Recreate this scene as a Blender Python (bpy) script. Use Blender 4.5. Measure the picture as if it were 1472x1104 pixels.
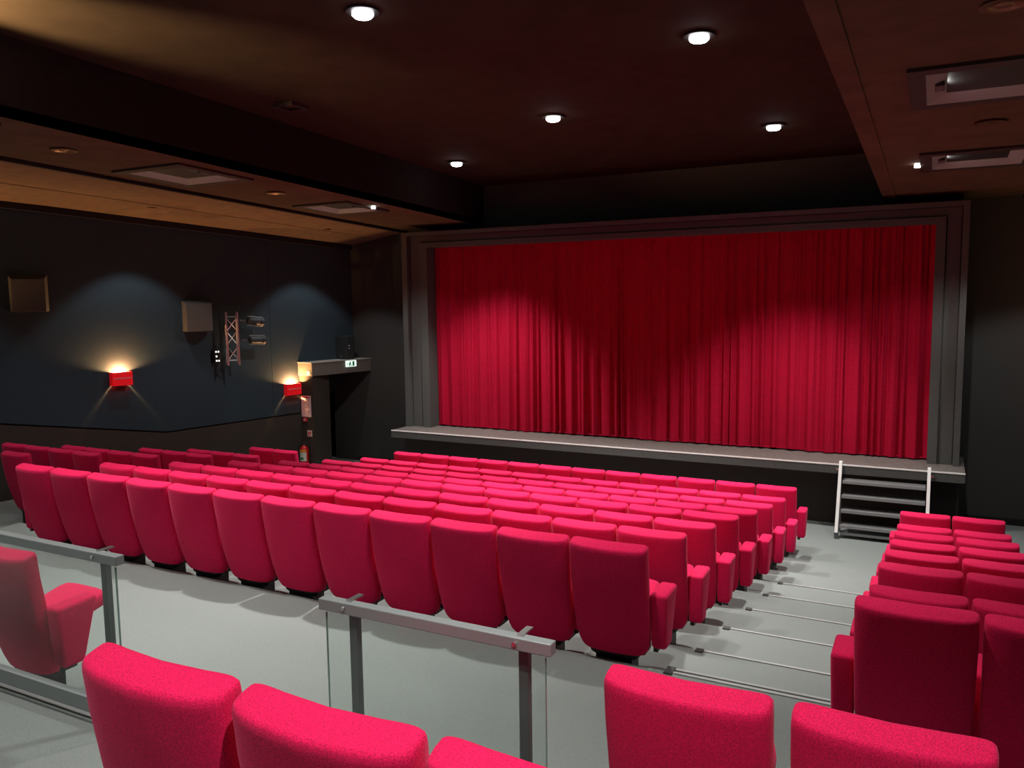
import bpy, bmesh, math, random
from mathutils import Vector, Matrix
random.seed(7)
for o in list(bpy.data.objects): bpy.data.objects.remove(o)
S = bpy.context.scene
COL = S.collection
R = math.radians

# ------------------------------------------------------------------ camera, world, exposure
F_PX, YAW, PITCH, ROLL = 1174.49, 0.4796, 0.1053, 0.0131
EYE = Vector((0, 0, 3.60))
def axis(x, u, d):
    cr, sr = math.cos(ROLL), math.sin(ROLL)
    xx, uu = x*cr+u*sr, -x*sr+u*cr
    cp, sp = math.cos(PITCH), math.sin(PITCH)
    y = d*cp+uu*sp; z = -d*sp+uu*cp
    cy, sy = math.cos(YAW), math.sin(YAW)
    return Vector((xx*cy-y*sy, xx*sy+y*cy, z))
cam = bpy.data.cameras.new('camera'); cam_o = bpy.data.objects.new('camera', cam); COL.objects.link(cam_o)
rx, ux, fx = axis(1, 0, 0), axis(0, 1, 0), axis(0, 0, 1)
M4 = Matrix.Identity(4)
for i in range(3):
    M4[i][0], M4[i][1], M4[i][2], M4[i][3] = rx[i], ux[i], -fx[i], EYE[i]
cam_o.matrix_world = M4
cam.sensor_width = 36; cam.lens = F_PX/1472*36; cam.clip_start = .05
S.camera = cam_o
w = bpy.data.worlds.new('world'); S.world = w; w.use_nodes = True
w.node_tree.nodes['Background'].inputs[0].default_value = (0, 0, 0, 1)
S.view_settings.view_transform = 'Standard'; S.view_settings.look = 'None'
S.view_settings.gamma = 1; S.view_settings.use_curve_mapping = False
S.view_settings.exposure = 0.0
FLOOD_W, WELL_W, SCONCE_W, WASH_W = 1080, 80, 130, 75
COOL = (1.0, .97, .92); WARM = (1.0, .52, .2)

# ------------------------------------------------------------------ materials
def mat(name, col, rough=.7, metal=0., noise=0., nscale=40., bump=0., bscale=200., sheen=0., spec=.5, dark=None, coat=0.):
    m = bpy.data.materials.new(name); m.use_nodes = True
    nt = m.node_tree; b = nt.nodes['Principled BSDF']
    b.inputs['Base Color'].default_value = (*col, 1); b.inputs['Roughness'].default_value = rough
    b.inputs['Metallic'].default_value = metal; b.inputs['Specular IOR Level'].default_value = spec
    if sheen:
        b.inputs['Sheen Weight'].default_value = sheen; b.inputs['Sheen Roughness'].default_value = .4
        b.inputs['Sheen Tint'].default_value = (1, .25, .4, 1)
    if coat: b.inputs['Coat Weight'].default_value = coat
    tc = nt.nodes.new('ShaderNodeTexCoord')
    if noise:
        n = nt.nodes.new('ShaderNodeTexNoise'); n.inputs['Scale'].default_value = nscale; n.inputs['Detail'].default_value = 4
        nt.links.new(tc.outputs['Object'], n.inputs['Vector'])
        r = nt.nodes.new('ShaderNodeValToRGB'); r.color_ramp.elements[0].position = .32; r.color_ramp.elements[1].position = .68
        d = dark or tuple(c*(1-noise) for c in col)
        r.color_ramp.elements[0].color = (*d, 1); r.color_ramp.elements[1].color = (*[min(1, c*(1+noise*.5)) for c in col], 1)
        nt.links.new(n.outputs['Fac'], r.inputs['Fac']); nt.links.new(r.outputs['Color'], b.inputs['Base Color'])
    if bump:
        n2 = nt.nodes.new('ShaderNodeTexNoise'); n2.inputs['Scale'].default_value = bscale; n2.inputs['Detail'].default_value = 2
        nt.links.new(tc.outputs['Object'], n2.inputs['Vector'])
        bp = nt.nodes.new('ShaderNodeBump'); bp.inputs['Strength'].default_value = bump; bp.inputs['Distance'].default_value = .004
        nt.links.new(n2.outputs['Fac'], bp.inputs['Height']); nt.links.new(bp.outputs['Normal'], b.inputs['Normal'])
    return m
def emit(name, col, strength):
    m = bpy.data.materials.new(name); m.use_nodes = True; b = m.node_tree.nodes['Principled BSDF']
    b.inputs['Base Color'].default_value = (*col, 1)
    b.inputs['Emission Color'].default_value = (*col, 1); b.inputs['Emission Strength'].default_value = strength
    return m
SEAT = mat('seat_fabric', (.86, .009, .098), .85, noise=.42, nscale=260, bump=.35, bscale=420, sheen=.3, spec=.2)
CURT = mat('curtain_velvet', (.42, .003, .03), .8, noise=.15, nscale=30, spec=.15)
CARPET = mat('grey_carpet', (.228, .25, .24), .95, noise=.16, nscale=160, bump=.3, bscale=600, spec=.1)
NOSING = mat('pale_nosing', (.40, .41, .405), .45, spec=.4)
TAB = mat('rubber_tab', (.05, .05, .05), .7)
BLACKP = mat('black_plastic', (.012, .012, .012), .5)
FRONTW = mat('black_wall_cloth', (.062, .061, .057), .95, noise=.25, nscale=120, spec=.15)
FRAMEP = mat('frame_grey', (.10, .105, .10), .9, noise=.15, nscale=50, spec=.1)
BLUEW = mat('blue_wall_cloth', (.042, .064, .078), .95, noise=.25, nscale=150, spec=.1)
DADO = mat('brown_dado', (.058, .05, .042), .8, noise=.25, nscale=90, spec=.2)
SHADOWGAP = mat('black_trim', (.008, .007, .007), .8)
CEIL_LIT = mat('warm_lit_ceiling', (.105, .073, .046), .9, noise=.18, nscale=3, spec=.1)  # ceiling brown raised for the sides, warm sconce light put into the colour
CEIL = mat('brown_ceiling', (.038, .029, .020), .9, noise=.18, nscale=3, spec=.1)
BEAM = mat('black_beam', (.022, .018, .018), .9, noise=.2, nscale=20, spec=.1)
COVE = mat('tan_cove', (.20, .135, .085), .85, noise=.15, nscale=6, spec=.15)
STAGEW = mat('stage_boards', (.15, .125, .115), .6, noise=.3, nscale=25)
ALU = mat('aluminium', (.72, .70, .70), .32, metal=1.)
STEEL = mat('grey_steel', (.30, .325, .33), .4, metal=.3, spec=.5)
STEELD = mat('dark_steel', (.14, .155, .16), .45, metal=.3)
WHITEM = mat('bright_metal', (.88, .87, .85), .35)
SPK = mat('speaker_grey', (.055, .053, .05), .7, noise=.2, nscale=60)
SPKD = mat('speaker_black', (.03, .035, .036), .6, noise=.2, nscale=200)
WELLIN = mat('well_white', (.25, .27, .265), .6)
WELLRIM = mat('well_rim', (.03, .02, .018), .7)
BRONZE = mat('bronze_ring', (.25, .13, .07), .35, metal=.8)
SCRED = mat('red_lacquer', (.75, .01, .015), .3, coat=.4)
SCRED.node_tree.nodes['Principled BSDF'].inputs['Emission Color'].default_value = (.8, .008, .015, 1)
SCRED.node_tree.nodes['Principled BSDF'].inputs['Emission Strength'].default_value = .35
PAPER = mat('paper', (.82, .68, .68), .7)
PRED = mat('print_red', (.65, .03, .04), .6)
PGREEN = mat('print_green', (.03, .28, .10), .6)
EXTRED = mat('extinguisher_red', (.62, .01, .012), .3, coat=.5)
EXTLAB = mat('extinguisher_label', (.78, .76, .68), .5)
EXTYEL = mat('label_orange', (.85, .35, .05), .5)
WHITEP = mat('white_plastic', (.8, .78, .74), .5)
BULB = emit('flood_glass', (1, .98, 1), 14)
DOT = emit('indicator_white', (1, 1, 1), 2.5)
EMERG = emit('lamp_white', (1, .97, .93), 9)
WBULB = emit('warm_bulb', (1, .62, .3), 30)
SIGN = emit('sign_glow', (.75, 1, .88), 1.0)
def glass_mat():
    m = bpy.data.materials.new('clear_glass'); m.use_nodes = True; nt = m.node_tree
    for n in list(nt.nodes): nt.nodes.remove(n)
    out = nt.nodes.new('ShaderNodeOutputMaterial'); mix = nt.nodes.new('ShaderNodeMixShader')
    t = nt.nodes.new('ShaderNodeBsdfTransparent'); t.inputs[0].default_value = (.93, .96, .95, 1)
    g = nt.nodes.new('ShaderNodeBsdfGlossy'); g.inputs['Roughness'].default_value = .01
    lw = nt.nodes.new('ShaderNodeLayerWeight'); lw.inputs['Blend'].default_value = .5
    pw = nt.nodes.new('ShaderNodeMath'); pw.operation = 'POWER'; pw.inputs[1].default_value = 4
    ma = nt.nodes.new('ShaderNodeMath'); ma.operation = 'MULTIPLY_ADD'; ma.inputs[1].default_value = .45; ma.inputs[2].default_value = .022
    nt.links.new(lw.outputs['Facing'], pw.inputs[0]); nt.links.new(pw.outputs[0], ma.inputs[0])
    nt.links.new(ma.outputs[0], mix.inputs[0]); nt.links.new(t.outputs[0], mix.inputs[1]); nt.links.new(g.outputs[0], mix.inputs[2])
    nt.links.new(mix.outputs[0], out.inputs[0]); return m
GLASS = glass_mat()
GEDGE = mat('glass_edge_green', (.22, .34, .31), .15)

# ------------------------------------------------------------------ mesh helpers
class MB:
    def __init__(s): s.v = []; s.f = []
    def poly(s, pts):
        k = len(s.v); s.v += [tuple(p) for p in pts]; s.f.append(tuple(range(k, k+len(pts)))); return s
    def box(s, c, d, m=None):
        x, y, z = c; a, b, e = d[0]/2, d[1]/2, d[2]/2
        P = [Vector((sx*a, sy*b, sz*e)) for sx in (-1, 1) for sy in (-1, 1) for sz in (-1, 1)]
        P = [(m @ p if m else p)+Vector(c) for p in P]
        k = len(s.v); s.v += [tuple(p) for p in P]
        for q in ((0, 1, 3, 2), (4, 6, 7, 5), (0, 4, 5, 1), (2, 3, 7, 6), (0, 2, 6, 4), (1, 5, 7, 3)): s.f.append(tuple(k+i for i in q))
        return s
    def hexa(s, P):           # P: 4 bottom + 4 top corners, same winding
        k = len(s.v); s.v += [tuple(p) for p in P]
        for q in ((3, 2, 1, 0), (4, 5, 6, 7), (0, 1, 5, 4), (1, 2, 6, 5), (2, 3, 7, 6), (3, 0, 4, 7)): s.f.append(tuple(k+i for i in q))
        return s
    def prism(s, poly, z0, z1):
        n = len(poly); k = len(s.v)
        s.v += [(x, y, z0) for x, y in poly]+[(x, y, z1) for x, y in poly]
        s.f.append(tuple(reversed(range(k, k+n)))); s.f.append(tuple(range(k+n, k+2*n)))
        for i in range(n): j = (i+1) % n; s.f.append((k+i, k+j, k+n+j, k+n+i))
        return s
    def extx(s, prof, x0, x1):  # closed (y,z) profile extruded along x
        n = len(prof); k = len(s.v)
        s.v += [(x0, y, z) for y, z in prof]+[(x1, y, z) for y, z in prof]
        s.f.append(tuple(range(k, k+n))); s.f.append(tuple(reversed(range(k+n, k+2*n))))
        for i in range(n): j = (i+1) % n; s.f.append((k+i, k+n+i, k+n+j, k+j))
        return s
    def tube(s, a, b, r, n=10, r2=None):
        a, b = Vector(a), Vector(b); d = (b-a).normalized(); r2 = r if r2 is None else r2
        u = d.orthogonal().normalized(); v = d.cross(u); k = len(s.v)
        for c, rr in ((a, r), (b, r2)):
            for i in range(n): t = 2*math.pi*i/n; s.v.append(tuple(c+u*math.cos(t)*rr+v*math.sin(t)*rr))
        for i in range(n): j = (i+1) % n; s.f.append((k+i, k+j, k+n+j, k+n+i))
        s.f.append(tuple(reversed(range(k, k+n)))); s.f.append(tuple(range(k+n, k+2*n)))
        return s
    def lathe(s, prof, c=(0, 0, 0), n=16, m=None):   # (r,z) profile about z
        k = len(s.v)
        for r, z in prof:
            for i in range(n):
                t = 2*math.pi*i/n; p = Vector((r*math.cos(t), r*math.sin(t), z))
                if m: p = m @ p
                s.v.append(tuple(p+Vector(c)))
        for a in range(len(prof)-1):
            for i in range(n): j = (i+1) % n; s.f.append((k+a*n+i, k+a*n+j, k+(a+1)*n+j, k+(a+1)*n+i))
        s.f.append(tuple(reversed(range(k, k+n)))); e = k+(len(prof)-1)*n; s.f.append(tuple(range(e, e+n)))
        return s
    def rings(s, R_):
        k = len(s.v); n = len(R_[0])
        for r in R_: s.v += [tuple(p) for p in r]
        for a in range(len(R_)-1):
            for i in range(n): j = (i+1) % n; s.f.append((k+a*n+i, k+a*n+j, k+(a+1)*n+j, k+(a+1)*n+i))
        s.f.append(tuple(reversed(range(k, k+n)))); e = k+(len(R_)-1)*n; s.f.append(tuple(range(e, e+n)))
        return s
    def mesh(s, name, m, smooth=False, bevel=0., seg=2, angle=40):
        me = bpy.data.meshes.new(name); me.from_pydata(s.v, [], s.f)
        bm = bmesh.new(); bm.from_mesh(me)
        bmesh.ops.recalc_face_normals(bm, faces=bm.faces)
        if bevel:
            ed = [e for e in bm.edges if len(e.link_faces) == 2 and e.calc_face_angle(0) > R(30)]
            bmesh.ops.bevel(bm, geom=ed, offset=bevel, segments=seg, profile=.5, affect='EDGES', clamp_overlap=True)
        bm.to_mesh(me); bm.free()
        me.materials.append(m)
        if smooth:
            for p in me.polygons: p.use_smooth = True
            try: me.set_sharp_from_angle(angle=R(angle))
            except Exception: pass
        return me
def link(name, data, parent=None, loc=None, rot=None):
    o = bpy.data.objects.new(name, data); COL.objects.link(o)
    if parent: o.parent = parent
    if loc is not None: o.location = loc
    if rot is not None: o.rotation_euler = rot
    return o
def tag(o, label=None, cat=None, group=None, kind=None):
    if label: o['label'] = label
    if cat: o['category'] = cat
    if group: o['group'] = group
    if kind: o['kind'] = kind
    return o
def thing(name, label, cat, loc=(0, 0, 0), rz=0, group=None):
    o = link(name, None, None, loc, (0, 0, rz)); o.empty_display_size = .1
    return tag(o, label, cat, group)
def part(name, mb, m, parent, **k): return link(name, mb.mesh(name, m, **k), parent)
def struct(name, mb, m, label=None, parent=None, **k):
    o = link(name, mb.mesh(name, m, **k), parent)
    if not parent: tag(o, label, None, None, 'structure')
    return o
def light(name, kind, loc, watts, col, parent=None, **k):
    l = bpy.data.lights.new(name, kind); l.energy = watts; l.color = col
    for a, v in k.items(): setattr(l, a, v)
    o = bpy.data.objects.new(name, l); COL.objects.link(o); o.location = loc
    if parent: o.parent = parent
    return o

# ------------------------------------------------------------------ the setting
# left side wall: vertical plane turned 11 degrees, mirrored on the right
SL = .1944
def wl(y): return -11.5+SL*(y-14.5)
MIRX = -9.4
T17 = Vector((math.sin(R(11)), math.cos(R(11)), 0)); N17 = Vector((math.cos(R(11)), -math.sin(R(11)), 0))
def onwall(y, z, off=0): return Vector((wl(y), y, z))+N17*off
YF = 14.5          # front wall
def lower_z(y): return 5.60-.04*y
def upper_z(y): return 6.40-.04*y
def dado_z(y): return 1.235+max(0, 10.13-y)*.189
def cove_z(y): return min(5.19-.060*(y-7.72), lower_z(y)-.12)
YB = -4.5          # back wall

# floor tiers
UP = [(.75, 1.92)]
LO = [(5.755, .999), (6.64, .837), (7.555, .676), (8.42, .521), (9.32, .354), (10.2, .20), (11.1, .063)]
C_EDGES = UP+[(2.36, 1.645), (4.97, 1.17)]+LO
A_EDGES = UP+[(2.0, 1.645), (3.3, 1.38), (4.97, 1.17)]+LO
W_TAIL = [(6.0, .815), (6.9, .69), (7.8, .53), (8.65, .36), (9.5, .21), (10.3, .063)]
W_EDGES = UP+[(2.0, 1.645), (3.3, 1.38), (5.1, 1.125)]+W_TAIL
V_EDGES = UP+[(2.36, 1.645), (5.1, 1.17)]+W_TAIL
def tier_profile(edges):
    p = [(YB, -.3), (YB, edges[0][1])]
    for i, (y, z) in enumerate(edges):
        p.append((y, z)); p.append((y, edges[i+1][1] if i+1 < len(edges) else 0))
    p += [(YF+.1, 0), (YF+.1, -.3)]
    return p
fl = MB()
fl.extx(tier_profile(V_EDGES), -16.4, -9.65).extx(tier_profile(C_EDGES), -9.65, -1.0).extx(tier_profile(A_EDGES), -1.0, -.42).extx(tier_profile(W_EDGES), -.42, 7.5)
floor = struct('floor', fl, CARPET, 'grey carpeted stepped floor of the cinema hall')
for (y, z) in [(4.97, 1.17), (5.03, 1.165)]+LO[:5]:
    part('step_nosing', MB().box((-.93, y-.012, z+.003), (1.0, .022, .010)), NOSING, floor)
    part('nosing_tab', MB().box((-1.46, y-.02, z+.004), (.055, .055, .014)), TAB, floor)
part('step_nosing', MB().box((-5.2, 2.35, 1.648), (8.2, .024, .012)), NOSING, floor)

# front wall
fw = MB().box((-4.9, YF+.1, 3.1), (14.4, .2, 6.8))
wall_front = struct('wall_front', fw, FRONTW, 'black cloth front wall around the stage opening')
part('base_molding', MB().box((1.2, YF-.01, .05), (1.4, .03, .1)), SHADOWGAP, wall_front)
part('base_molding', MB().box((-10.5, YF-.01, .05), (1.9, .03, .1)), SHADOWGAP, wall_front)
# back and right walls close the hall
struct('wall_back', MB().box((-4.6, YB-.1, 3.2), (26, .2, 7.2)), BLUEW, 'dark back wall behind the seats')
def rwx(y): return MIRX-wl(y)
rw = MB().hexa([(rwx(YB), YB, -.3), (rwx(YB)+.2, YB, -.3), (rwx(YF)+.2, YF+.1, -.3), (rwx(YF), YF+.1, -.3),
                (rwx(YB), YB, 6.6), (rwx(YB)+.2, YB, 6.6), (rwx(YF)+.2, YF+.1, 6.6), (rwx(YF), YF+.1, 6.6)])
struct('wall_right', rw, BLUEW, 'dark blue right side wall')
# left wall: dado, shadow gap, cloth panels
def wall_piece(ys, zlo, zhi, off, th):
    mb = MB()
    for a, b in zip(ys[:-1], ys[1:]):
        P = []
        for zf in (zlo, zhi):
            for (y, o) in ((a, off), (b, off), (b, off-th), (a, off-th)):
                q = onwall(y, zf(y), o); P.append(q)
        mb.hexa(P)
    return mb
YEXIT = 13.3
wl_o = struct('wall_left', wall_piece([YB, 10.13, YEXIT], lambda y: -.3, lambda y: dado_z(y), 0, .12), DADO, 'left side wall with blue cloth above a brown dado')
part('upper_backing', wall_piece([YB, 10.13, YEXIT, YF+.05], lambda y: 2.04 if y > YEXIT else dado_z(y), lambda y: 6.2, -.03, .12), SHADOWGAP, wl_o)
part('wall_panel', wall_piece([YB, 10.13, 12.38], lambda y: dado_z(y)+.028, lambda y: cove_z(y), .0, .03), BLUEW, wl_o)
part('wall_panel', wall_piece([12.386, YEXIT-.2], lambda y: dado_z(y)+.028, lambda y: cove_z(y), .0, .03), BLUEW, wl_o)
part('wall_panel', wall_piece([YEXIT-.2, YF], lambda y: 2.06, lambda y: cove_z(y), .0, .03), BLUEW, wl_o)
# exit passage in the corner
ex = thing('door_1', 'dark exit passage in the corner under a pale lintel', None); tag(ex, kind='structure')
pier = part('pier', MB().box((-11.63, 13.29, 1.02), (.40, .52, 2.04)), DADO, ex)
part('lintel', MB().prism([(-11.85, 13.01), (-11.42, 13.01), (-11.04, YF), (-11.5, YF)], 2.04, 2.305), mat('lintel_grey', (.15, .135, .115), .8, noise=.15, nscale=60), ex)
part('lintel_lit_top', MB().prism([(-11.85, 12.99), (-11.41, 12.99), (-11.03, YF), (-11.5, YF)], 2.305, 2.32), mat('lintel_lit_top', (.42, .40, .37), .7), ex)  # pale sheet: light on the lintel top put into its colour
part('passage_wall', MB().box((-12.35, 13.5, 1.02), (1.2, .1, 2.04)), BLACKP, ex)
part('passage_ceiling', MB().box((-12.2, 14.0, 2.12), (1.3, 1.0, .16)), BLACKP, ex)
dl = part('door_leaf', MB().box((-12.85, 14.02, 1.0), (.06, .92, 2.0)), BLACKP, ex)
part('push_bar', MB().box((-12.79, 14.02, 1.0), (.05, .6, .05)), STEELD, dl)

# ceilings
def ceil_quads(xs, ys, zf, holes, th=.12):
    mb = MB()
    for a, b in zip(xs[:-1], xs[1:]):
        for c, d in zip(ys[:-1], ys[1:]):
            mx, my = (a+b)/2, (c+d)/2
            if any(h[0] < mx < h[1] and h[2] < my < h[3] for h in holes): continue
            mb.hexa([(a, c, zf(c)), (b, c, zf(c)), (b, d, zf(d)), (a, d, zf(d)), (a, c, zf(c)+th), (b, c, zf(c)+th), (b, d, zf(d)+th), (a, d, zf(d)+th)])
    return mb
ceiling = struct('ceiling', ceil_quads([-8.25, -.65], [YB, YF+.1], upper_z, []), CEIL, 'dark brown sloping ceiling with floodlights')
LW = [(-9.60, -8.35, 7.25, 8.50), (-9.60, -8.45, 10.60, 11.76), (-9.60, -8.35, 3.85, 5.1), (-9.60, -8.35, .45, 1.7)]
RW = [(-.28, .97, 7.20, 8.45), (-.25, .95, 10.60, 11.76), (-.28, .97, 3.75, 5.0), (-.28, .97, .35, 1.6)]
def inner(h, t=.13): return (h[0]+t, h[1]-t, h[2]+t, h[3]-t)
for nm, (x0, x1), wells, lab in (('ceiling_left', (-10.0, -8.12), LW, 'lower brown side ceiling on the left with two square recesses'),
                                 ('ceiling_right', (-.80, 1.1), RW, 'lower brown side ceiling on the right with two square recesses')):
    hs = [inner(h) for h in wells]
    xs = sorted({x0, x1, *[h[0] for h in hs], *[h[1] for h in hs]}); ys = sorted({YB, YF+.1, *[h[2] for h in hs], *[h[3] for h in hs]})
    co = struct(nm, ceil_quads(xs, ys, lower_z, hs), CEIL_LIT, lab)
    xb = x1 if nm == 'ceiling_left' else x0
    sx = -1 if nm == 'ceiling_left' else 1
    bm_ = MB()
    for a, b in ((YB, YF+.1),):
        xa, xc = xb, xb+sx*.12
        bm_.hexa([(xa, a, lower_z(a)+.005), (xc, a, lower_z(a)+.005), (xc, b, lower_z(b)+.005), (xa, b, lower_z(b)+.005),
                  (xa, a, upper_z(a)+.05), (xc, a, upper_z(a)+.05), (xc, b, upper_z(b)+.05), (xa, b, upper_z(b)+.05)])
    part('beam_face', bm_, BEAM, co)
    # dark trim under the outer edge and the sloping cove boards beyond it
    xe = x0 if nm == 'ceiling_left' else x1
    part('edge_trim', MB().hexa([(xe-.03, YB, lower_z(YB)-.05), (xe+.03, YB, lower_z(YB)-.05), (xe+.03, YF, lower_z(YF)-.05), (xe-.03, YF, lower_z(YF)-.05),
                                 (xe-.03, YB, lower_z(YB)+.02), (xe+.03, YB, lower_z(YB)+.02), (xe+.03, YF, lower_z(YF)+.02), (xe-.03, YF, lower_z(YF)+.02)]), SHADOWGAP, co)
    def mx(x): return x if nm == 'ceiling_left' else MIRX-x
    xe0 = xe if nm == 'ceiling_left' else MIRX-xe
    for f0, f1 in ((0, .49), (.505, 1)):
        q = MB(); n = 6; P = []
        ys_ = [YB+(YF-YB)*i/n for i in range(n+1)]
        for a, b in zip(ys_[:-1], ys_[1:]):
            def pt(y, f, dz):
                xw, zw, ze = wl(y), cove_z(y), lower_z(y)-.01
                return (mx(xe0+(xw-xe0)*f), y, ze+(zw-ze)*f+dz)
            q.hexa([pt(a, f0, 0), pt(a, f1, 0), pt(b, f1, 0), pt(b, f0, 0), pt(a, f0, .05), pt(a, f1, .05), pt(b, f1, .05), pt(b, f0, .05)])
        part('cove_board', q, COVE, co)
    if nm == 'ceiling_right':
        part('ceiling_lip', MB().hexa([(-.67, YB, lower_z(YB)-.012), (-.62, YB, lower_z(YB)-.012), (-.62, YF, lower_z(YF)-.012), (-.67, YF, lower_z(YF)-.012),
                                       (-.67, YB, lower_z(YB)+.01), (-.62, YB, lower_z(YB)+.01), (-.62, YF, lower_z(YF)+.01), (-.67, YF, lower_z(YF)+.01)]), CEIL_LIT, co)
# black strip where the left wall meets the cove
t1 = MB(); ysr = [YB, 3, 8, YF]
for a, b in zip(ysr[:-1], ysr[1:]):
    P = []
    for dz in (-.10, .01):
        for y, o in ((a, .06), (b, .06), (b, -.02), (a, -.02)): P.append(onwall(y, cove_z(y)+dz, o))
    t1.hexa(P)
struct('trim_1', t1, SHADOWGAP, 'black strip along the top of the left wall')

# ------------------------------------------------------------------ stage, frame, curtain
ST = 1.02
stage = thing('stage', 'low black stage with a bright metal front edge below the curtain', 'stage', (-4.54, 13.5, 0))
def rel(o, *p): return (p[0]-o.location[0], p[1]-o.location[1], p[2]-o.location[2])
part('platform', MB().box(rel(stage, -4.54, 13.80, ST-.07), (9.96, 1.37, .14)), STAGEW, stage)
part('fascia', MB().box(rel(stage, -4.54, 13.10, ST-.078), (9.96, .02, .125)), FRAMEP, stage)
part('edge_strip', MB().box(rel(stage, -4.54, 13.10, ST-.004), (9.96, .03, .018)), WHITEM, stage)
part('base_wall', MB().box(rel(stage, -4.55, 13.95, (ST-.14)/2), (9.86, .9, ST-.14)), FRONTW, stage)
part('hatch_panel', MB().box(rel(stage, .13, 13.49, .42), (.44, .02, .78)), SHADOWGAP, stage)

frame = thing('proscenium_frame', 'dark grey stepped frame around the red stage curtain', 'stage frame', (-4.54, 13.67, ST))
IX0, IX1, IZ = -8.97, -.061, 4.607
bands = [(0, .17, 13.67), (.17, .195, 13.76), (.195, .42, 13.71), (.42, .44, 13.76), (.44, .56, 13.62)]
bands_r = [(0, .13, 13.67), (.13, .15, 13.76), (.15, .33, 13.71), (.33, .345, 13.76), (.345, .43, 13.62)]
bands_t = [(0, .09, 13.67), (.09, .105, 13.76), (.105, .22, 13.71), (.22, .23, 13.76), (.23, .30, 13.62)]
for (l0, l1, yl), (r0, r1, _), (h0, h1, _) in zip(bands, bands_r, bands_t):
    a = frame.location
    part('jamb', MB().hexa([rel(frame, IX0-l1, yl, ST), rel(frame, IX0-l0, yl, ST), rel(frame, IX0-l0, YF, ST), rel(frame, IX0-l1, YF, ST),
        rel(frame, IX0-l1, yl, IZ+h1), rel(frame, IX0-l0, yl, IZ+h0), rel(frame, IX0-l0, YF, IZ+h0), rel(frame, IX0-l1, YF, IZ+h1)]), FRAMEP, frame)
    part('jamb', MB().hexa([rel(frame, IX1+r0, yl, ST), rel(frame, IX1+r1, yl, ST), rel(frame, IX1+r1, YF, ST), rel(frame, IX1+r0, YF, ST),
        rel(frame, IX1+r0, yl, IZ+h0), rel(frame, IX1+r1, yl, IZ+h1), rel(frame, IX1+r1, YF, IZ+h1), rel(frame, IX1+r0, YF, IZ+h0)]), FRAMEP, frame)
    part('header', MB().hexa([rel(frame, IX0-l0, yl, IZ+h0), rel(frame, IX1+r0, yl, IZ+h0), rel(frame, IX1+r0, YF, IZ+h0), rel(frame, IX0-l0, YF, IZ+h0),
        rel(frame, IX0-l1, yl, IZ+h1), rel(frame, IX1+r1, yl, IZ+h1), rel(frame, IX1+r1, YF, IZ+h1), rel(frame, IX0-l1, YF, IZ+h1)]), FRAMEP, frame)

# curtain: one wide cloth hung in uneven folds
random.seed(3)
cx0, cx1 = -9.25, .06; NX, NZ = 1300, 14
ph, folds = 0, []
ctrl = []; x = cx0
while x < cx1+.4:
    ctrl.append((x, random.uniform(.5, 1.0))); x += random.choice((.09, .12, .15, .2, .26, .30))
def fold(x):
    for i in range(len(ctrl)-1):
        if ctrl[i][0] <= x < ctrl[i+1][0]:
            t = (x-ctrl[i][0])/(ctrl[i+1][0]-ctrl[i][0])
            return (ctrl[i][1]*(1-t)+ctrl[i+1][1]*t)*(-math.cos(2*math.pi*t)*.5-.12*math.cos(4*math.pi*t+i))
    return 0
cm = MB(); base = [(cx0+(cx1-cx0)*i/NX) for i in range(NX+1)]
fo = [fold(x) for x in base]
fine = [math.sin(x*61+2*math.sin(x*7))*.5+math.sin(x*97+math.sin(x*13)*1.7)*.5 for x in base]
slow = [math.sin(x*2.1+.6)*.5+math.sin(x*4.7)*.5 for x in base]
for k in range(NZ+1):
    t = k/NZ; z = ST+.025+(4.80-ST)*t
    for i, x in enumerate(base):
        amp = .10*(1-t)**.8+.022
        y = 13.95-amp*fo[i]*1.0-fine[i]*(.004+.008*t)+slow[i]*.02*(1-t)
        zz = z+(.012*slow[i]+.008*fo[i] if k == 0 else 0)
        cm.v.append((x-(-4.6), y-13.95, zz-ST))
W_ = NX+1
for k in range(NZ):
    for i in range(NX): cm.f.append((k*W_+i, k*W_+i+1, (k+1)*W_+i+1, (k+1)*W_+i))
curtain = thing('stage_curtain', 'wide crimson velvet curtain hanging in folds across the stage', 'curtain', (-4.6, 13.95, ST))
part('cloth', cm, CURT, curtain, smooth=True, angle=180)
part('hem', MB().box((0, .02, .04), (9.1, .012, .03)), CURT, curtain)

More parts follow.
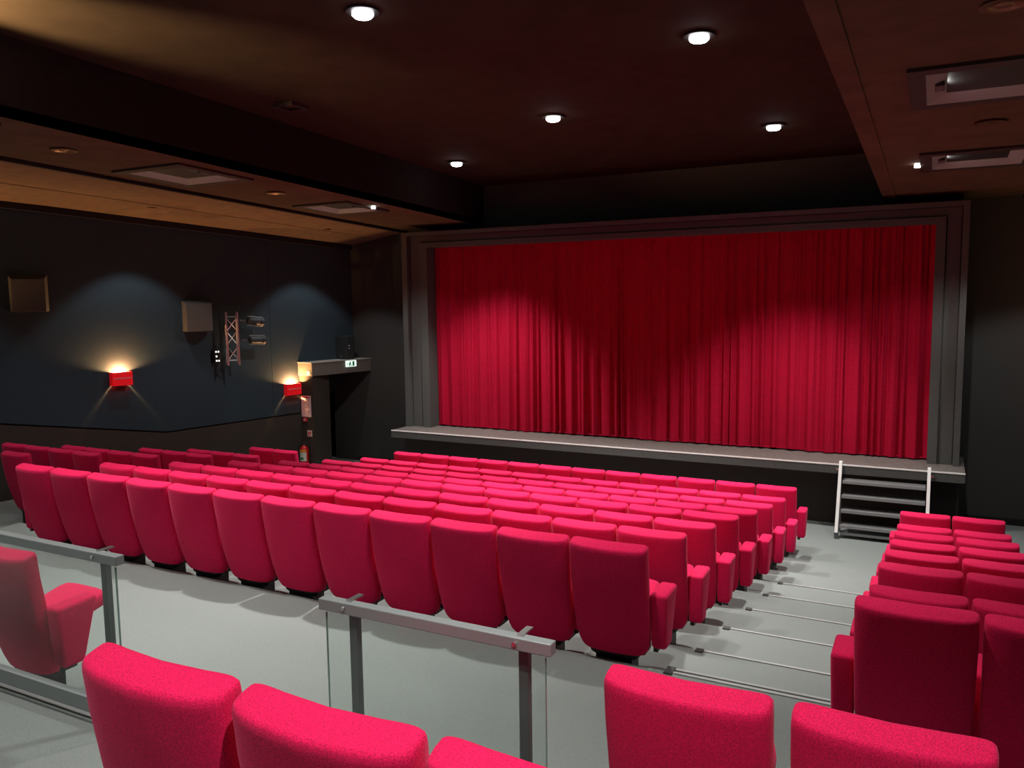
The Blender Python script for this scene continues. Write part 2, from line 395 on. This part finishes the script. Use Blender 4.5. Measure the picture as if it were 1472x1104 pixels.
# stage stairs
stairs = thing('stage_stairs', 'open metal stairs with bright side rails leading up to the stage', 'stairs', (-.61, 12.85, 0))
TR = [(.815, 12.93), (.61, 12.855), (.405, 12.78), (.20, 12.68)]
for z, y in TR:
    t = part('tread', MB().box(rel(stairs, -.61, y+.10, z-.022), (1.11, .22, .044)), mat('tread_grey', (.12, .12, .12), .7) if z == .815 else bpy.data.materials['tread_grey'], stairs)
    part('tread_nosing', MB().box(rel(stairs, -.61, y-.012, z-.02), (1.11, .022, .045)), bpy.data.materials.get('tread_edge') or mat('tread_edge', (.30, .31, .31), .6), t)
part('bottom_bar', MB().box(rel(stairs, -.61, 12.70, .07), (1.11, .04, .04)), STEEL, stairs)
for x in (-1.205, -.018):
    st = part('stringer', MB().hexa([rel(stairs, x-.022, 12.585, .10), rel(stairs, x+.022, 12.585, .10), rel(stairs, x+.022, 12.665, .10), rel(stairs, x-.022, 12.665, .10),
        rel(stairs, x-.022, 12.99, 1.085), rel(stairs, x+.022, 12.99, 1.085), rel(stairs, x+.022, 13.07, 1.085), rel(stairs, x-.022, 13.07, 1.085)]), WHITEM, stairs)
    part('bracket', MB().box(rel(stairs, x+(-.04 if x < -1 else .04), 13.04, .96), (.05, .05, .02)), ALU, st)
    part('foot', MB().box(rel(stairs, x, 12.635, .06), (.055, .07, .12)), STEELD, stairs)
    part('leg', MB().box(rel(stairs, x, 13.03, .42), (.04, .04, .84)), STEELD, stairs)

# ------------------------------------------------------------------ seats
LIFT = .144
def ring_rr(hw, ht, yc, z, curve, e=5.0, zs=0):
    P = []; N = 28
    for i in range(N):
        t = 2*math.pi*i/N; c, s_ = math.cos(t), math.sin(t)
        x = hw*math.copysign(abs(c)**(2/e), c); y = ht*math.copysign(abs(s_)**(2/e), s_)
        P.append((x, yc+y+curve*(x/.268)**2, z+zs*y+LIFT))
    return P
def lerp_tab(tab, z):
    for (a, va), (b, vb) in zip(tab[:-1], tab[1:]):
        if a <= z <= b: return va+(vb-va)*(z-a)/(b-a)
    return tab[0][1] if z < tab[0][0] else tab[-1][1]
REAR = [(.06, .168), (.10, .155), (.15, .138), (.3, .092), (.5, .046), (.7, .014), (.85, 0)]
HW = [(.075, .190), (.085, .212), (.105, .231), (.14, .246), (.21, .256), (.30, .262), (.7, .267), (.82, .267), (.838, .2655), (.847, .260), (.85, .254)]
HT = [(.06, .042), (.3, .055), (.6, .058), (.82, .058), (.838, .0565), (.847, .051), (.85, .042)]
rs = []
for z in (.078, .085, .105, .14, .21, .30, .40, .50, .60, .70, .765, .80, .82, .838, .847, .85):
    hw, ht = lerp_tab(HW, z), lerp_tab(HT, z)
    rs.append(ring_rr(hw, ht, lerp_tab(REAR, z)+lerp_tab(HT, min(z, .8)), z, .038, zs=.28*min(1, max(0, (z-.75)/.06))))
ME_BACK = MB().rings(rs).mesh('backrest', SEAT, smooth=True, angle=60)
ME_SHELL = MB().rings([ring_rr(.15, .04, .240, .03, .02), ring_rr(.172, .052, .232, .05, .025), ring_rr(.178, .05, .226, .077, .03)]).mesh('back_shell', BLACKP, smooth=True)
# tip-up cushion
cq = []; TI = R(76)
for s_, k in ((0, .75), (.02, .95), (.06, 1), (.2, 1), (.33, 1), (.37, .95), (.39, .75)):
    c = Vector((0, .235, .335+LIFT))+Vector((0, math.sin(TI), math.cos(TI)))*s_
    rr = []
    for i in range(24):
        t = 2*math.pi*i/24; a, b = math.cos(t), math.sin(t)
        px, q = .208*k*math.copysign(abs(a)**.4, a), .052*k*math.copysign(abs(b)**.4, b)
        rr.append(c+Vector((px, q*math.cos(TI), -q*math.sin(TI))))
    cq.append(rr)
ME_SEAT = MB().rings(cq).mesh('seat_cushion', SEAT, smooth=True, angle=60)
def arm_mesh(wd, name='armrest'):
    h = wd/2
    m = MB().hexa([(-h*.85, .20, .15+LIFT), (h*.85, .20, .15+LIFT), (h*.85, .34, .15+LIFT), (-h*.85, .34, .15+LIFT),
                   (-h, .175, .525+LIFT), (h, .175, .525+LIFT), (h, .44, .535+LIFT), (-h, .44, .535+LIFT)])
    return m.mesh(name, SEAT, smooth=True, bevel=.024, seg=3, angle=60)
ME_ARM = arm_mesh(.094); ME_ARME = arm_mesh(.12)
ME_FRAME = MB().box((0, .30, .265), (.42, .14, .11)).box((0, .30, .345), (.36, .18, .05)).mesh('underframe', BLACKP, bevel=.008)
ME_PED = MB().box((0, .27, .11), (.26, .14, .22)).box((0, .27, .006), (.30, .19, .012)).mesh('pedestal', BLACKP, bevel=.004)
ME_ASUP = MB().box((-.03, .27, .285), (.03, .07, .05)).mesh('arm_support', BLACKP)
def seat(x, y, z, label, group, left_end=False, right_end=False, arm=True):
    o = thing('cinema_seat', label, 'seat', (x, y-.06, z), 0, group)
    b = link('backrest', ME_BACK, o); link('back_shell', ME_SHELL, b)
    link('seat_cushion', ME_SEAT, o); link('underframe', ME_FRAME, o); link('pedestal', ME_PED, o)
    if not arm: return o
    a = link('armrest', ME_ARME if right_end else ME_ARM, o, (.318 if right_end else .275, -.02 if right_end else .03, 0))
    link('support', ME_ASUP, a)
    if left_end:
        a = link('armrest', ME_ARME, o, (-.318, -.02, 0)); link('support', ME_ASUP, a)
    return o
ORD = ['first', 'second', 'third', 'fourth', 'fifth', 'sixth', 'seventh', 'eighth', 'ninth', 'tenth', 'eleventh', 'twelfth']
ROWN = ['rearmost row', 'second row from back', 'third row from back', 'fourth row from back', 'fourth row from front', 'third row from front', 'second row from front', 'front row']
CY = [4.87, 5.787, 6.70, 7.615, 8.53, 9.445, 10.365, 11.288]
def floor_at(edges, y):
    for e, z in edges:
        if y < e: return z
    return 0
for r in range(8):
    for i in range(12):
        x = -8.183+.55*(i+.5)
        fz = floor_at(C_EDGES, CY[r]+.22)
        seat(x, CY[r], fz, 'red cinema seat, %s from right aisle, %s, central block' % (ORD[11-i], ROWN[r]), 'seats of the central block', i == 0, i == 11)
RY = [4.15, 5.27, 6.17, 7.05, 7.98, 8.85, 9.70, 10.55]
RN = ROWN
for r in range(8):
    for i in range(2):
        x = -.04+.55*i
        seat(x, RY[r], floor_at(W_EDGES, RY[r]+.22), 'red cinema seat, %s, %s of right side block' % (('beside the aisle', 'second from the aisle')[i], RN[r]),
             'seats of the right side block', i == 0, i == 1)
# left side block: rows counted from the front
LROWS = [(10.60, 2, -9.74, 0), (9.78, 3, -9.82, 1), (8.95, 3, -9.98, 2), (8.05, 4, -10.08, 3), (7.20, 4, -10.2, 4), (6.25, 1, -10.25, 5)]
LRN = ['front row', 'second row', 'third row', 'fourth row', 'fifth row', 'sixth row']
for y, n, xr, k in LROWS:
    for i in range(n):
        x = xr-.275-.55*i
        seat(x, y, floor_at(V_EDGES, y+.22), 'red cinema seat, %s from the left aisle, %s of left side block' % (ORD[i], LRN[k]), 'seats of the left side block', False, i == 0)
# rear platform rows
seat(-.662, 2.40, 1.38, 'red cinema seat, left of the near pair at bottom right', 'seats near the camera', arm=False)
seat(-.075, 2.40, 1.38, 'red cinema seat, right of the near pair at bottom right', 'seats near the camera', False, True)
seat(-4.83, 2.73, 1.17, 'red cinema seat seen from its side behind glass at left edge', 'seats near the camera', False, True)
for i, n in enumerate(('leftmost', 'middle', 'rightmost')):
    seat(-1.80+.565*i, 1.37, 1.645, 'red cinema seat, %s of three nearest the camera at bottom left' % n, 'seats near the camera')

# ------------------------------------------------------------------ glass balustrades
def balustrade(x0, x1, posts, label):
    y, zt, z0 = 2.325, 2.482, 1.645
    o = thing('glass_balustrade', label, 'balustrade', ((x0+x1)/2, y, z0), 0, 'glass balustrades')
    xc = (x0+x1)/2; L = x1-x0
    part('handrail', MB().box((0, 0, zt-z0-.022), (L, .045, .044)), STEEL, o, bevel=.004)
    g = part('glass_panel', MB().box((0, -.006, (zt-z0)/2+.005), (L-.05, .010, zt-z0-.12)), GLASS, o)
    for sx in (-1, 1): part('glass_edge', MB().box((sx*(L-.05)/2, -.006, (zt-z0)/2+.005), (.0015, .009, zt-z0-.12)), GEDGE, g)
    part('bottom_rail', MB().box((0, 0, .09), (L, .04, .075)), STEEL, o, bevel=.003)
    for px in posts:
        p = part('post', MB().box((px-xc, .032, (zt-z0)/2-.02-.13), (.036, .03, zt-z0-.04+.26)), STEELD, o, bevel=.003)
        part('bracket', MB().box((px-xc, .035, zt-z0+.003), (.024, .075, .006)), ALU, p)
        part('bolt', MB().tube((px-xc-.01, -.022, zt-z0-.02), (px-xc-.01, -.031, zt-z0-.02), .008), ALU, p)
    return o
balustrade(-2.035, -1.07, (-1.905, -1.19), 'glass balustrade with grey handrail and two posts at bottom centre')
balustrade(-5.6, -3.185, (-3.33, -4.5, -5.45), 'glass balustrade with grey handrail at the left edge of the photo')

# ------------------------------------------------------------------ left wall fittings
A17 = -R(11)       # rotation about z that turns +Y to the wall direction
def wall_thing(name, label, cat, y, z, off=0, group=None):
    p = onwall(y, z, off); return thing(name, label, cat, p, A17, group)   # local: +x into the room, +y towards the stage
def sconce(y, z, label, mirror=False, k=1.):
    if mirror:
        p = onwall(y, z); o = thing('wall_sconce', label, 'wall lamp', (MIRX-p.x, p.y, p.z), math.pi-A17, 'red wall sconces')
    else: o = wall_thing('wall_sconce', label, 'wall lamp', y, z, 0, 'red wall sconces')
    hw, hh, d = .17, .115, .13
    sh = MB().box((d-.006, 0, 0), (.012, 2*hw, 2*hh)).box((d/2, -hw+.006, 0), (d, .012, 2*hh)).box((d/2, hw-.006, 0), (d, .012, 2*hh))
    part('shade', sh, SCRED, o)
    part('shade_rib', MB().box((d+.004, 0, .01), (.008, 2*hw-.01, .02)), mat('sconce_rib', (.85, .25, .25), .3) if 'sconce_rib' not in bpy.data.materials else bpy.data.materials['sconce_rib'], o)
    part('bottom_plate', MB().box((d/2-.015, 0, -hh+.006), (d-.012, 2*hw-.075, .012)), SCRED, o)
    part('wall_plate', MB().box((.006, 0, -.02), (.012, .2, .12)), BLACKP, o)
    part('bulb', MB().lathe([(.012, -.06), (.02, -.03), (.022, .0), (.015, .03), (.004, .042)], (d/2, 0, .01)), WBULB, o, smooth=True)
    light('sconce_light', 'POINT', (d/2, 0, .065), SCONCE_W*k, WARM, o, shadow_soft_size=.03)
    return o
sconce(9.34, 2.30, 'red box wall sconce glowing upward, left of the lighting truss')
sconce(12.81, 1.78, 'red box wall sconce glowing upward beside the exit passage')
sconce(5.87, 2.95, 'added red box sconce warming the left cove, beyond the left frame edge')  # unseen sconce, added to keep this end of the cove warm
sconce(2.4, 3.6, 'red box wall sconce on the left wall at the rear, outside the photo')
sconce(9.34, 2.30, 'red box wall sconce on the right wall near its middle', True, .25)
sconce(5.87, 2.95, 'red box wall sconce on the right wall near the rear', True, .25)
sconce(12.81, 1.78, 'red box wall sconce on the right wall near the stage', True, .25)

def wall_speaker(y, z, label, rz=0.):
    o = wall_thing('wall_speaker', label, 'speaker', y, z, 0, 'wall speakers'); o.rotation_euler.z += rz
    w2, h2 = .27, .29
    # cabinet with a face that is narrower than its back and a bevelled top
    P = [(.05, -w2, -h2), (.05, w2, -h2), (.34, w2*.84, -h2), (.34, -w2*.84, -h2), (.05, -w2, h2), (.05, w2, h2), (.34, w2*.84, h2*.76), (.34, -w2*.84, h2*.76)]
    part('cabinet', MB().hexa(P), SPK, o, bevel=.008)
    part('grille', MB().box((.343, 0, -h2*.12), (.012, w2*1.62, h2*1.68)), SPK, o)
    part('bracket', MB().box((.03, 0, 0), (.06, .08, .2)), BLACKP, o)
    return o
wall_speaker(8.02, 3.77, 'grey wall speaker at the far left of the photo', -R(22))
wall_speaker(10.82, 3.35, 'grey wall speaker beside the aluminium truss', -R(22))

tr = wall_thing('lighting_truss', 'short upright aluminium lattice truss fixed to the left wall', 'truss', 11.34, 2.40, .30); tr.rotation_euler.z = -R(40)
a_ = .10; TH = 1.0
for sx in (-1, 1):
    for sy in (-1, 1): part('chord', MB().tube((sx*a_, sy*a_, 0), (sx*a_, sy*a_, TH), .022, 12), ALU, tr, smooth=True)
def brace(p, q): part('brace', MB().tube(p, q, .008, 6), ALU, tr, smooth=True)
for fx_, fy in ((1, None), (-1, None), (None, 1), (None, -1)):
    def P(s, z): return (fx_*a_, s*a_, z) if fx_ else (s*a_, fy*a_, z)
    for k in range(3):
        z0, z1 = .09+k*.273, .09+(k+1)*.273
        s0 = 1 if (k+(fx_ == -1 or fy == -1)) % 2 else -1
        brace(P(s0, z0), P(-s0, z1))
    brace(P(-1, .09), P(1, .09)); brace(P(-1, .91), P(1, .91))
for z in (.2, .74): part('wall_clamp', MB().box((-.17, -.06, z), (.20, .05, .04), Matrix.Rotation(R(23), 3, 'Z')), BLACKP, tr)
def stage_light(y, z, label, tilt):
    o = wall_thing('stage_spotlight', label, 'spotlight', y, z, .40, 'spotlights on the truss')
    o.rotation_euler.x = tilt
    part('body', MB().lathe([(.05, 0), (.068, .02), (.072, .10), (.072, .26), (.08, .27), (.08, .33), (.07, .335)], m=Matrix.Rotation(-R(90), 3, 'X')), SPKD, o, smooth=True, angle=30)
    part('lens', MB().lathe([(.066, .336), (.05, .345), (.01, .35)], m=Matrix.Rotation(-R(90), 3, 'X')), mat('lens', (.05, .06, .08), .1) if 'lens' not in bpy.data.materials else bpy.data.materials['lens'], o, smooth=True)
    for s in (-1, 1): part('side_rail', MB().tube((0, .0, s*.082), (0, .33, s*.082), .010, 8), ALU, o, smooth=True)
    y_ = part('yoke', MB().box((-.09, .10, 0), (.012, .03, .17)).box((-.05, .10, .082), (.09, .03, .008)).box((-.05, .10, -.082), (.09, .03, .008)), BLACKP, o)
    part('clamp', MB().box((-.10, .02, 0), (.04, .22, .03)), STEELD, y_)
    part('knob', MB().tube((.0, .10, .085), (.0, .10, .11), .012), ALU, o)
    return o
stage_light(11.62, 3.23, 'black stage spotlight clamped near the top of the truss', -R(6))
stage_light(11.64, 2.86, 'black stage spotlight clamped halfway down the truss', -R(2))
db = wall_thing('socket_box', 'small black socket box with white indicator lights left of truss', 'socket box', 11.14, 2.57)
part('housing', MB().box((.05, 0, 0), (.10, .13, .24)), BLACKP, db, bevel=.006)
for dy, dz in ((-.025, .085), (.025, .085), (-.02, .0), (-.02, -.085), (.028, -.085)):
    part('indicator', MB().tube((.10, dy, dz), (.106, dy, dz), .014, 10), DOT, db)

# speaker on top of the exit lintel
sp = thing('lintel_speaker', 'black loudspeaker standing on top of the exit lintel', 'speaker', (-11.40, 14.12, 2.32), -R(8))
part('cabinet', MB().prism([(-.20, -.14), (.17, -.14), (.17, .06), (.10, .14), (-.13, .14), (-.20, .06)], 0, .50), SPKD, sp, bevel=.01)
part('grille', MB().box((-.015, -.145, .24), (.33, .012, .43)), SPKD, sp)
part('badge', MB().box((-.01, -.153, .06), (.04, .006, .04)), ALU, sp)
for z in (.24, .30): part('knob', MB().tube((.17, -.08, z), (.185, -.08, z), .012), WHITEP, sp)
# exit sign on the lintel's slanted face
d_ = Vector((-11.04+11.42, YF-13.01, 0)).normalized(); ang = math.atan2(d_.y, d_.x)
es = thing('exit_sign', 'small lit white and green exit sign on the lintel', 'exit sign', Vector((-11.42, 13.01, 2.235))+d_*.98+Vector((d_.y, -d_.x, 0))*.012, ang)
part('panel', MB().box((0, -.012, 0), (.27, .022, .13)), SIGN, es)
part('running_figure', MB().box((-.03, -.026, .035), (.03, .003, .025)).box((-.035, -.026, .0), (.045, .003, .04)).box((-.055, -.026, -.035), (.02, .003, .04)).box((-.01, -.026, -.033), (.03, .003, .02)), PGREEN, es)
part('doorway_mark', MB().box((.055, -.026, 0), (.05, .003, .10)), PGREEN, es)
part('arrow', MB().box((-.1, -.026, 0), (.035, .003, .018)), PGREEN, es)
# pier fittings
PY = 13.03
pl = thing('evacuation_plan', 'framed evacuation plan sheet with red print on the exit pier', 'notice', (-11.62, PY, 1.18))
part('sheet', MB().box((0, -.008, .22), (.25, .012, .44)), PAPER, pl)
part('heading', MB().box((0, -.016, .415), (.22, .003, .025)), PRED, pl)
random.seed(5)
for k in range(9):
    part('print_line', MB().box((random.uniform(-.05, .05), -.016, .06+.037*k), (random.uniform(.05, .14), .003, .010)), mat('plan_pink', (.7, .35, .38), .7) if 'plan_pink' not in bpy.data.materials else bpy.data.materials['plan_pink'], pl)
ca = thing('fire_alarm_point', 'small red fire alarm call point under the plan', 'alarm point', (-11.65, PY, 1.085))
part('case', MB().box((0, -.02, .035), (.09, .04, .085)), PRED, ca, bevel=.005)
part('button', MB().box((0, -.043, .035), (.04, .006, .035)), PAPER, ca)
sg = thing('extinguisher_sign', 'small square red and white sign above the fire extinguisher', 'sign', (-11.555, PY, .765))
part('plate', MB().box((0, -.004, .065), (.12, .008, .13)), PAPER, sg)
part('pictogram', MB().box((-.02, -.010, .07), (.035, .003, .07)).box((.025, -.010, .085), (.03, .003, .05)).box((0, -.010, .02), (.09, .003, .015)), PRED, sg)
fe = thing('fire_extinguisher', 'red fire extinguisher with white label hanging on the exit pier', 'extinguisher', (-11.64, PY-.10, .15))
part('cylinder', MB().lathe([(.05, 0), (.085, .012), (.09, .03), (.09, .36), (.075, .405), (.04, .43), (.03, .44)], n=20), EXTRED, fe, smooth=True, angle=50)
def arc(z0, z1, a0, a1, r, m, nm, par):
    q = MB(); n = 10
    for i in range(n):
        t0, t1_ = a0+(a1-a0)*i/n, a0+(a1-a0)*(i+1)/n
        q.hexa([(r*math.cos(t0), r*math.sin(t0), z0), (r*math.cos(t1_), r*math.sin(t1_), z0), ((r-.004)*math.cos(t1_), (r-.004)*math.sin(t1_), z0), ((r-.004)*math.cos(t0), (r-.004)*math.sin(t0), z0),
                (r*math.cos(t0), r*math.sin(t0), z1), (r*math.cos(t1_), r*math.sin(t1_), z1), ((r-.004)*math.cos(t1_), (r-.004)*math.sin(t1_), z1), ((r-.004)*math.cos(t0), (r-.004)*math.sin(t0), z1)])
    return part(nm, q, m, par)
lb = arc(.12, .35, -R(150), -R(20), .093, EXTLAB, 'label_sheet', fe)
arc(.30, .36, -R(150), -R(20), .0945, EXTYEL, 'label_band', lb)
arc(.15, .20, -R(110), -R(60), .0945, PGREEN, 'label_patch', lb)
part('valve', MB().tube((0, 0, .43), (0, 0, .47), .02), ALU, fe)
part('handle', MB().box((.03, 0, .495), (.13, .025, .012)).box((.02, 0, .465), (.10, .022, .010)), ALU, fe)
part('hose', MB().tube((-.03, 0, .465), (-.10, -.02, .40), .012).tube((-.10, -.02, .40), (-.105, -.02, .15), .012), BLACKP, fe)
part('wall_hook', MB().box((0, .075, .40), (.04, .06, .03)), BLACKP, fe)
sw = thing('switch_plate', 'small pale switch plate on the end of the exit lintel', 'switch', (-11.505, 13.01, 2.10))
part('plate', MB().box((0, -.006, 0), (.085, .012, .085)), WHITEP, sw, bevel=.003)
part('rocker', MB().box((0, -.014, 0), (.04, .006, .05)), WHITEP, sw)

# ------------------------------------------------------------------ ceiling fittings
def flood(x, y, label, k=1.):
    z = upper_z(y)
    o = thing('ceiling_floodlight', label, 'ceiling light', (x, y, z), 0, 'ceiling floodlights')
    part('trim_ring', MB().lathe([(.10, .01), (.15, .005), (.155, -.008), (.15, -.02), (.105, -.022)], n=24), BLACKP, o, smooth=True)
    part('lamp', MB().lathe([(.085, .0), (.095, -.02), (.095, -.045), (.075, -.065), (.03, -.075)], n=20), BULB, o, smooth=True)
    light('flood_beam', 'SPOT', (0, 0, -.09), FLOOD_W*k, COOL, o, spot_size=R(82), spot_blend=.6, shadow_soft_size=.09)
flood(-4.63, 6.12, 'bright ceiling floodlight at the top of the photo, left of centre')
flood(-2.12, 8.05, 'bright ceiling floodlight at the top of the photo, right of centre')
flood(-4.63, 10.19, 'bright ceiling floodlight in the middle of the ceiling')
flood(-2.10, 11.97, 'bright ceiling floodlight nearest the right half of the curtain')
flood(-7.37, 12.23, 'bright ceiling floodlight nearest the left half of the curtain')
flood(-7.37, 4.20, 'ceiling floodlight above the rear left aisle, outside the photo', 0.62)
flood(-4.63, 2.05, 'ceiling floodlight above the rear platform centre, outside the photo', .4)
flood(-2.12, 4.10, 'ceiling floodlight above the rear right aisle, outside the photo', .42)
flood(-2.12, .10, 'ceiling floodlight above the photographer, outside the photo', .3)
flood(-7.37, .10, 'ceiling floodlight above the back left corner, outside the photo', 1.2)

def well(h, side, label, dot, k=1., cone=134):
    xc, yc = (h[0]+h[1])/2, (h[2]+h[3])/2; z = lower_z(yc)
    o = thing('ceiling_recess', label, 'ceiling recess', (xc, yc, z), 0, 'square ceiling recesses')
    o.rotation_euler.x = -math.atan(.04)
    a, b = (h[1]-h[0])/2, (h[3]-h[2])/2; ia, ib = a-.13, b-.13; D = .03; oa, ob = ia-.15, ib-.15
    for sx, sy, d in ((-1, 0, (.13, 2*b, .05)), (1, 0, (.13, 2*b, .05)), (0, -1, (2*ia, .13, .05)), (0, 1, (2*ia, .13, .05))):
        part('rim', MB().box((sx*(a-.065), sy*(b-.065), -.012), (d[0], d[1], .035)), WELLRIM, o)
    c = [(-ia, -ib, -.026), (ia, -ib, -.026), (ia, ib, -.026), (-ia, ib, -.026)]; e = [(-oa, -ob, D), (oa, -ob, D), (oa, ob, D), (-oa, ob, D)]
    for i in range(4):
        j = (i+1) % 4
        p, q, r_, s_ = Vector(c[i]), Vector(c[j]), Vector(e[j]), Vector(e[i])
        n = (q-p).cross(s_-p).normalized()*.01
        part('splay', MB().hexa([p, q, q+n, p+n, s_, r_, r_+n, s_+n]), WELLIN, o)
    part('grille', MB().box((0, 0, D+.01), (2*oa+.05, 2*ob+.05, .02)), BLACKP, o)
    lx = side*(ia-.10)
    f = part('fill_head', MB().box((lx, 0, .0), (.07, .2, .03)), BLACKP, o)  # made-up housing for the fill spot
    part('fill_glass', MB().box((lx, 0, -.017), (.055, .17, .004)), STEELD, f)
    light('recess_fill', 'SPOT', (lx, .0, -.035), WELL_W*k, COOL, o, spot_size=R(cone), spot_blend=.4, shadow_soft_size=.05)  # added fill spot, brightens the seats under the recess
    l = light('recess_glow', 'AREA', (lx-side*.05, .0, -.005), .6, COOL, o, shape='RECTANGLE', size=.02, size_y=.10)  # added area light that brightens the splayed sides
    l.rotation_euler = (0, side*R(88), 0)
    if dot:
        e_ = part('marker_lamp', MB().tube((side*(a+.03), .08, .0), (side*(a+.03), .08, -.045), .035, 12), EMERG, o)
well(LW[0], 1, 'square ceiling recess above the left side seats, nearer one', False)
well(LW[1], 1, 'square ceiling recess on the left near the stage, with bright lamp', True, 2.5)
well(RW[0], -1, 'square ceiling recess at top right, nearer one', False)
well(LW[2], 1, 'square ceiling recess above the rear left seats, outside the photo', False)
well(LW[3], 1, 'square ceiling recess in the back left corner, outside the photo', False)
well(RW[2], -1, 'square ceiling recess above the rear right seats, outside the photo', False)
well(RW[3], -1, 'square ceiling recess in the back right corner, outside the photo', False, 5, 88)
well(RW[1], -1, 'square ceiling recess on the right near the stage, with bright lamp', True, 2.5)
def downlight(x, y, label):
    o = thing('recessed_downlight', label, 'ceiling light', (x, y, lower_z(y)), 0, 'unlit recessed downlights')
    part('trim_ring', MB().lathe([(.085, .02), (.10, .0), (.14, -.006), (.145, -.016), (.10, -.02), (.085, -.012)], n=24), BRONZE, o, smooth=True)
    part('lens', MB().lathe([(.085, -.004), (.04, -.016), (.01, -.02)], n=20), BRONZE, o, smooth=True)
downlight(-8.95, 6.16, 'unlit round downlight in the left side ceiling, nearer one')
downlight(-8.91, 9.51, 'unlit round downlight in left side ceiling between the square recesses')
downlight(.39, 9.33, 'unlit round downlight in right side ceiling between the square recesses')
downlight(.30, 6.05, 'unlit round downlight at the top right corner')
q = thing('square_downlight', 'unlit square ceiling fitting left of the floodlights', 'ceiling light', (-7.37, 8.20, upper_z(8.2)))
for sx, sy, d in ((-1, 0, (.03, .30, .05)), (1, 0, (.03, .30, .05)), (0, -1, (.24, .03, .05)), (0, 1, (.24, .03, .05))):
    part('rim', MB().box((sx*.135, sy*.135, -.025), d), WELLRIM, q)
part('lens', MB().lathe([(.10, .0), (.09, -.02), (.02, -.028)], n=16), BRONZE, q, smooth=True)

def washer(y, label, mirror=False):
    p = onwall(y, 0, 1.0); f = (p.x+10.0)/(wl(p.y)+10.0); z = lower_z(p.y)-.01+(cove_z(p.y)-lower_z(p.y)+.01)*f
    x = MIRX-p.x if mirror else p.x
    o = thing('wall_washer', label, 'ceiling light', (x, p.y, z-.02), 0, 'wall washing downlights')
    part('baffle', MB().lathe([(.05, .03), (.07, .022), (.072, .010), (.066, .010), (.06, .02), (.045, .026)], n=20), COVE, o, smooth=True)
    part('lamp', MB().lathe([(.05, .03), (.045, .026), (.01, .024)], n=16), STEELD, o, smooth=True)
    light('washer_beam', 'SPOT', (0, 0, -.03), WASH_W, (.9, .97, 1.0), o, spot_size=R(94), spot_blend=.3, shadow_soft_size=.04)
washer(9.56, 'small black downlight in the cove above the left wall sconce')
washer(13.1, 'small black downlight in the cove above the exit passage')
washer(6.0, 'small black downlight in the cove above the left wall rear, outside the photo')
washer(9.56, 'small black downlight in the right cove near its middle, outside the photo', True)
washer(13.1, 'small black downlight in the right cove near the stage, outside the photo', True)

# warm lamp clipped to the left beam just outside the photo; it grazes the upper ceiling
bl = thing('beam_lamp', 'warm lamp clipped to the left ceiling beam, outside the photo', 'spotlight', (-8.06, 3.3, 5.70))
aim = Vector((.36, .84, .36)).normalized(); mq = aim.to_track_quat('Z', 'Y').to_matrix()
part('clip', MB().box((-.02, 0, 0), (.05, .08, .10)), BLACKP, bl)
part('housing', MB().lathe([(.03, -.10), (.05, -.08), (.055, .0), (.06, .06), (.052, .06), (.045, .03)], (.10, .03, .02), 18, mq), BLACKP, bl, smooth=True, angle=40)
part('lens', MB().lathe([(.045, .035), (.04, .042), (.01, .046)], (.10, .03, .02), 16, mq), WBULB, bl, smooth=True)
lo = light('beam_lamp_light', 'SPOT', Vector((.10, .03, .02))+aim*.09, 1600, (1, .60, .27), bl, spot_size=R(50), spot_blend=.7, shadow_soft_size=.05)
lo.rotation_euler = (-aim).to_track_quat('Z', 'Y').to_euler()
